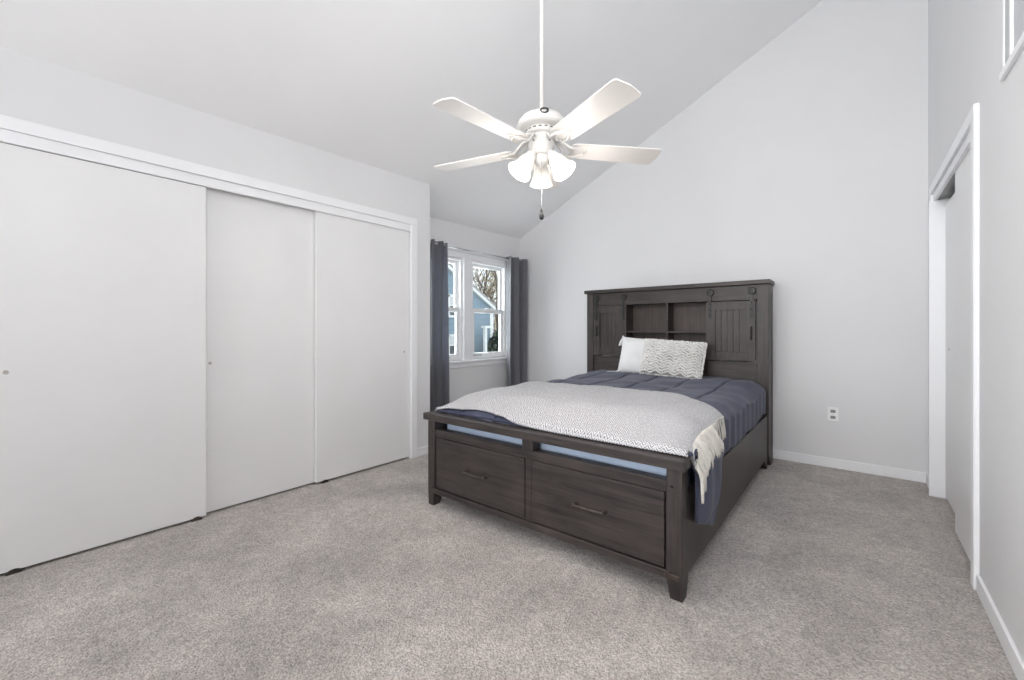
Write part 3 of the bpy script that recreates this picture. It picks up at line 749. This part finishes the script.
# blades with irons
A0 = math.degrees(THETA)+10
for k in range(5):
    a = math.radians(A0+72*k); ra = Vector((math.cos(a), math.sin(a), 0)); ta = Vector((-math.sin(a), math.cos(a), 0))
    pitch = math.radians(-9.5); tp = ta*math.cos(pitch) + Vector((0, 0, 1))*math.sin(pitch)
    up = ra.cross(tp).normalized()
    O = fc + Vector((0, 0, FZ+.012))
    outl = [(.150, -.045), (.158, -.054), (.175, -.060), (.40, -.066), (.590, -.070), (.602, -.067), (.609, -.060), (.618, 0), (.609, .060), (.602, .067), (.590, .070), (.40, .066), (.175, .060), (.158, .054), (.150, .045)]
    # clipped square tip: slightly rounded corners
    b = bmesh.new(); ft = [b.verts.new(O + ra*r + tp*t + up*.003) for r, t in outl]; fb_ = [b.verts.new(O + ra*r + tp*t - up*.003) for r, t in outl]
    b.faces.new(ft); b.faces.new(fb_[::-1]); n_ = len(outl)
    for i in range(n_): b.faces.new((ft[i], fb_[i], fb_[(i+1) % n_], ft[(i+1) % n_]))
    bl = link('fan_blade', b, M['blade'], fan)
    # iron: arm, open loop and three-screw pad below the blade
    b = bmesh.new(); Z = Vector((0, 0, 1))
    dn = -.009
    tube(b, [fc+ra*.050+Z*2.098, fc+ra*.085+Z*2.090+ta*.004, fc+ra*.115+Z*2.076, fc+ra*.15+Z*(FZ+.004)], [.010, .008, .008, .009], 8)
    for sg in (-1, 1):
        tube(b, [fc+ra*.060+Z*2.096, fc+ra*.09+ta*sg*.026+Z*2.084, O+ra*.135+tp*sg*.036+up*dn, O+ra*.175+tp*sg*.034+up*dn, O+ra*.20+tp*sg*.018+up*dn, O+ra*.213+up*dn], [.007, .006, .007, .008, .008, .007], 8)
    ir = link('blade_iron', b, M['fanwhite'], fan, smooth=True)
    b = bmesh.new(); pad = [(.150, -.020), (.20, -.030), (.225, -.020), (.235, 0), (.225, .020), (.20, .030), (.150, .020)]
    f1 = [b.verts.new(O+ra*r+tp*t-up*.0035) for r, t in pad]; f2 = [b.verts.new(O+ra*r*.99+tp*t*.85-up*.009) for r, t in pad]
    b.faces.new(f1[::-1]); b.faces.new(f2)
    for i in range(7): b.faces.new((f1[i], f2[i], f2[(i+1) % 7], f1[(i+1) % 7]))
    link('blade_pad', b, M['fanwhite'], ir)
# three shades with bulbs
for ad in (87, 207, 327):
    a = math.radians(ad)+THETA; ra = Vector((math.cos(a), math.sin(a), 0)); Z = Vector((0, 0, 1))
    tilt = math.radians(36); ax = (ra*math.sin(tilt) - Z*math.cos(tilt)).normalized()
    nk = fc + ra*.048 + Z*2.016
    b = bmesh.new(); tube(b, [fc+ra*.015+Z*2.0, fc+ra*.034+Z*2.020, nk, nk+ax*.02], [.011, .012, .017, .022], 14); lathe(b, [(.022, .012), (.027, .016), (.027, .034), (.023, .036)], nk, ax, 24)
    hd = link('lamp_holder', b, M['fanwhite'], fan, smooth=True)
    b = bmesh.new()
    prof = [(r_*.97, .022+(h_-.024)*.86) for r_, h_ in [(.024, .024), (.028, .036), (.036, .055), (.042, .078), (.047, .105), (.053, .130), (.060, .150), (.0625, .153), (.0600, .152), (.051, .130), (.045, .105), (.040, .078), (.034, .055), (.022, .030)]]
    lathe(b, prof, nk, ax, 36)
    link('lamp_shade', b, M['shade'], fan, smooth=True)
    b = bmesh.new(); lathe(b, [(.0001, .030), (.012, .030), (.013, .040), (.018, .058), (.020, .074), (.016, .090), (.0001, .098)], nk, ax, 20); link('bulb', b, M['bulb'], hd, smooth=True)
    ld = bpy.data.lights.new('lamp_glow', 'POINT'); ld.energy = 3.6; ld.color = (1.0, .94, .87); ld.shadow_soft_size = .05
    lo_ = bpy.data.objects.new('lamp_glow', ld); C.objects.link(lo_); lo_.location = nk + ax*.150
# pull chain
cp = fc + (dcam*.03 - side*.0) ; cp.z = 0
b = bmesh.new()
tube(b, [cp+Vector((0, 0, 1.985)), cp+Vector((0, 0, 1.735))], .0013, 5)
zz = 1.975
while zz > 1.74: 
    lathe(b, [(.0001, -.0022), (.0022, 0), (.0001, .0022)], cp+Vector((0, 0, zz)), n=6); zz -= .012
ch = link('pull_chain', b, M['chrome'], fan, smooth=True)
b = bmesh.new(); lathe(b, [(.0001, 1.742), (.004, 1.740), (.0065, 1.732), (.005, 1.722), (.008, 1.714), (.0115, 1.703), (.010, 1.693), (.005, 1.687), (.0001, 1.685)], cp, n=16); link('chain_fob', b, M['black'], ch, smooth=True)

# ------------------------------------------------------------------ outside
bm = bmesh.new(); box(bm, (-70, -30, -3.2), (-4.2, 80, -3.0)); g = struct('ground', bm, M['grass'])
# blue gabled house
h = empty('blue_house', (-13.5, 8.2, -3.0))
yR, yL, yP = 12.42, 3.9, 8.16; zE = 2.02; zP = zE + (yR-yP)*.559
b = bmesh.new()
vs = [(-11, yL, -3), (-11, yR, -3), (-11, yR, zE), (-11, yP, zP), (-11, yL, zE)]
f = [b.verts.new(v) for v in vs]; gk = [b.verts.new((-17, v[1], v[2])) for v in vs]
b.faces.new(f); b.faces.new(gk[::-1])
for i in range(5): b.faces.new((f[i], gk[i], gk[(i+1) % 5], f[(i+1) % 5]))
link('house_wall', b, M['siding'], h)
for sg in (1, -1):
    ye = yR+.06 if sg > 0 else yL-.06; ze = zE-.06*.559
    b = bmesh.new(); pts = [(-10.65, ye, ze), (-17.3, ye, ze), (-17.3, yP, zP), (-10.65, yP, zP)]
    pts = [(min(x, -10.9), y, z) for x, y, z in pts]; hexa(b, [(x, y, z+.02) for x, y, z in pts] + [(x, y, z+.13) for x, y, z in pts]); link('roof', b, M['roof'], h)
    b = bmesh.new(); pts = [(-10.88, ye, ze), (-10.98, ye, ze), (-10.98, yP, zP), (-10.88, yP, zP)]
    hexa(b, [(x, y, z-.10) for x, y, z in pts] + [(x, y, z+.02) for x, y, z in pts]); link('rake_board', b, M['siding_trim'], h)
link('corner_board', boxes(((-11.03, yR-.16, -3), (-10.97, yR+.02, zE-.05))), M['siding_trim'], h)
for (wy, wz) in ((10.30, 1.99), (10.30, .60)):
    fr = link('window', boxes(((-11.0, wy-.24, wz-.36), (-10.95, wy-.17, wz+.36)), ((-11.0, wy+.17, wz-.36), (-10.95, wy+.24, wz+.36)), ((-11.0, wy-.24, wz+.30), (-10.95, wy+.24, wz+.38)), ((-11.0, wy-.26, wz-.42), (-10.93, wy+.26, wz-.34)), ((-11.0, wy-.17, wz-.02), (-10.96, wy+.17, wz+.02))), M['siding_trim'], h)
    link('pane', boxes(((-10.99, wy-.17, wz-.34), (-10.975, wy+.17, wz-.02))), M['darkglass'], fr)
    link('pane', boxes(((-10.99, wy-.17, wz+.02), (-10.975, wy+.17, wz+.30))), M['vent'], fr)
tag(h, 'blue clapboard gabled house with white trim seen through the windows', 'house')
po = link('porch_post', boxes(((-10.2, 11.02, -3), (-10.1, 11.12, 1.20)), ((-10.25, 10.97, 1.20), (-10.05, 11.36, 1.28))), M['siding_trim']); tag(po, 'white post and beam beside the blue house corner', 'post')
# far house with a grey roof
h = empty('grey_roofed_house', (-27, 31, -3.0))
link('house_wall', boxes(((-31, 26.5, -3), (-25.4, 33.5, .30))), M['greenwall'], h)
b = bmesh.new(); hexa(b, [(-25.0, 26, .22), (-25.0, 34, .22), (-28.2, 34, 1.75), (-28.2, 26, 1.75), (-25.0, 26, .36), (-25.0, 34, .36), (-28.2, 34, 1.92), (-28.2, 26, 1.92)]); link('roof', b, M['roof'], h)
link('upper_wall', boxes(((-31, 26, 1.5), (-28.0, 34, 3.3))), M['stone'], h)
for wy in (30.6, 31.6, 32.6):
    fr = link('window', boxes(((-28.0, wy-.33, 2.25), (-27.94, wy+.33, 3.15))), M['siding_trim'], h); link('pane', boxes(((-27.94, wy-.2, 2.35), (-27.92, wy+.2, 3.05))), M['darkglass'], fr)
b = bmesh.new(); hexa(b, [(-27.7, 25.8, 3.28), (-27.7, 34.2, 3.28), (-31.3, 34.2, 3.28), (-31.3, 25.8, 3.28), (-28.4, 26.4, 4.0), (-28.4, 33.6, 4.0), (-30.6, 33.6, 4.0), (-30.6, 26.4, 4.0)]); link('upper_roof', b, M['roof'], h)
tag(h, 'pale green house with grey shingle roof, far behind the blue house', 'house')

def tree(name, base, height, spread, seed, label, leaves, leafmat, lsize=.10, cat='tree', nb=5):
    rnd = random.Random(seed); e = empty(name, base); base = Vector(base)
    bb = bmesh.new(); tips = []
    def branch(p, d, ln, r, depth):
        pts = [p]; dd = d.copy(); q = p.copy()
        for i in range(4):
            dd = (dd + Vector((rnd.uniform(-.2, .2), rnd.uniform(-.2, .2), rnd.uniform(-.05, .15)))).normalized(); q = q + dd*ln/4; pts.append(q.copy())
        tube(bb, pts, [r*(1-.16*i) for i in range(5)], 5, cap=False)
        if depth <= 1: tips.extend(pts[1:])
        if depth > 0:
            for k in range(nb):
                s = pts[rnd.randint(1 if depth < 3 else 2, 4)]
                nd = (dd*.7 + Vector((rnd.uniform(-1, 1), rnd.uniform(-1, 1), rnd.uniform(-.1, .7)))*spread).normalized()
                branch(s, nd, ln*.60, r*.48, depth-1)
    branch(base, Vector((0, 0, 1)), height*.5, height*.018, 3)
    link('branches', bb, M['bark'], e, weld=False)
    lb = bmesh.new()
    for k in range(leaves):
        t = rnd.choice(tips)+Vector((rnd.gauss(0, .22), rnd.gauss(0, .22), rnd.gauss(0, .22))); s = lsize*rnd.uniform(.6, 1.3)
        u = Vector((rnd.uniform(-1, 1), rnd.uniform(-1, 1), rnd.uniform(-1, 1))).normalized(); v, w_ = frame_of(u)
        vs = [lb.verts.new(t + u*s), lb.verts.new(t+v*s*.45+w_*s*.1), lb.verts.new(t-u*s), lb.verts.new(t-v*s*.45+w_*s*.1)]
        lb.faces.new(vs)
    link('leaves', lb, leafmat, e, weld=False)
    tag(e, label, cat); return e
tree('autumn_tree', (-21, 22.5, -3), 12, .9, 3, 'bare-limbed tree with tan autumn leaves above the blue house roof', 6000, M['leaf'], .10)
tree('bare_tree', (-16, 18.9, -3), 10.5, .8, 11, 'thin bare branching tree right of the blue house', 500, M['leaf'], .07)
def shrub(name, c, r, n, mat, label, seed):
    rnd = random.Random(seed); e = empty(name, (c[0], c[1], -3.0)); b = bmesh.new(); st = bmesh.new()
    for k in range(n):
        d = Vector((rnd.gauss(0, 1), rnd.gauss(0, 1), rnd.gauss(0, 1))).normalized()*rnd.uniform(.6, 1)**.5
        t = Vector(c)+Vector((d.x*r[0], d.y*r[1], d.z*r[2])); s = .09*rnd.uniform(.6, 1.4)
        u = Vector((rnd.uniform(-1, 1), rnd.uniform(-1, 1), rnd.uniform(-1, 1))).normalized(); v, w_ = frame_of(u)
        b.faces.new([b.verts.new(t+u*s), b.verts.new(t+v*s*.5), b.verts.new(t-u*s), b.verts.new(t-v*s*.5)])
    tube(st, [(c[0], c[1], -3.0), c], [.12, .06], 7)
    for k in range(14):
        a = rnd.uniform(0, 6.28); tube(st, [Vector(c)-Vector((0, 0, r[2]*.6)), Vector(c)+Vector((math.cos(a)*r[0]*.7, math.sin(a)*r[1]*.7, rnd.uniform(-.4, .8)*r[2]))], [.05, .015], 5)
    link('foliage', b, mat, e, weld=False); link('stems', st, M['bark'], e, weld=False); tag(e, label, 'shrub')
shrub('evergreen_shrub', (-10.3, 12.0, -.35), (.55, .62, 1.45), 3200, M['shrub'], 'dark evergreen shrub beside the corner of the blue house', 4)
shrub('dry_shrub', (-13.5, 15.4, -1.35), (1.0, 1.1, 1.0), 2400, M['dry'], 'brown dry shrub low in front of the far pale green house', 5)
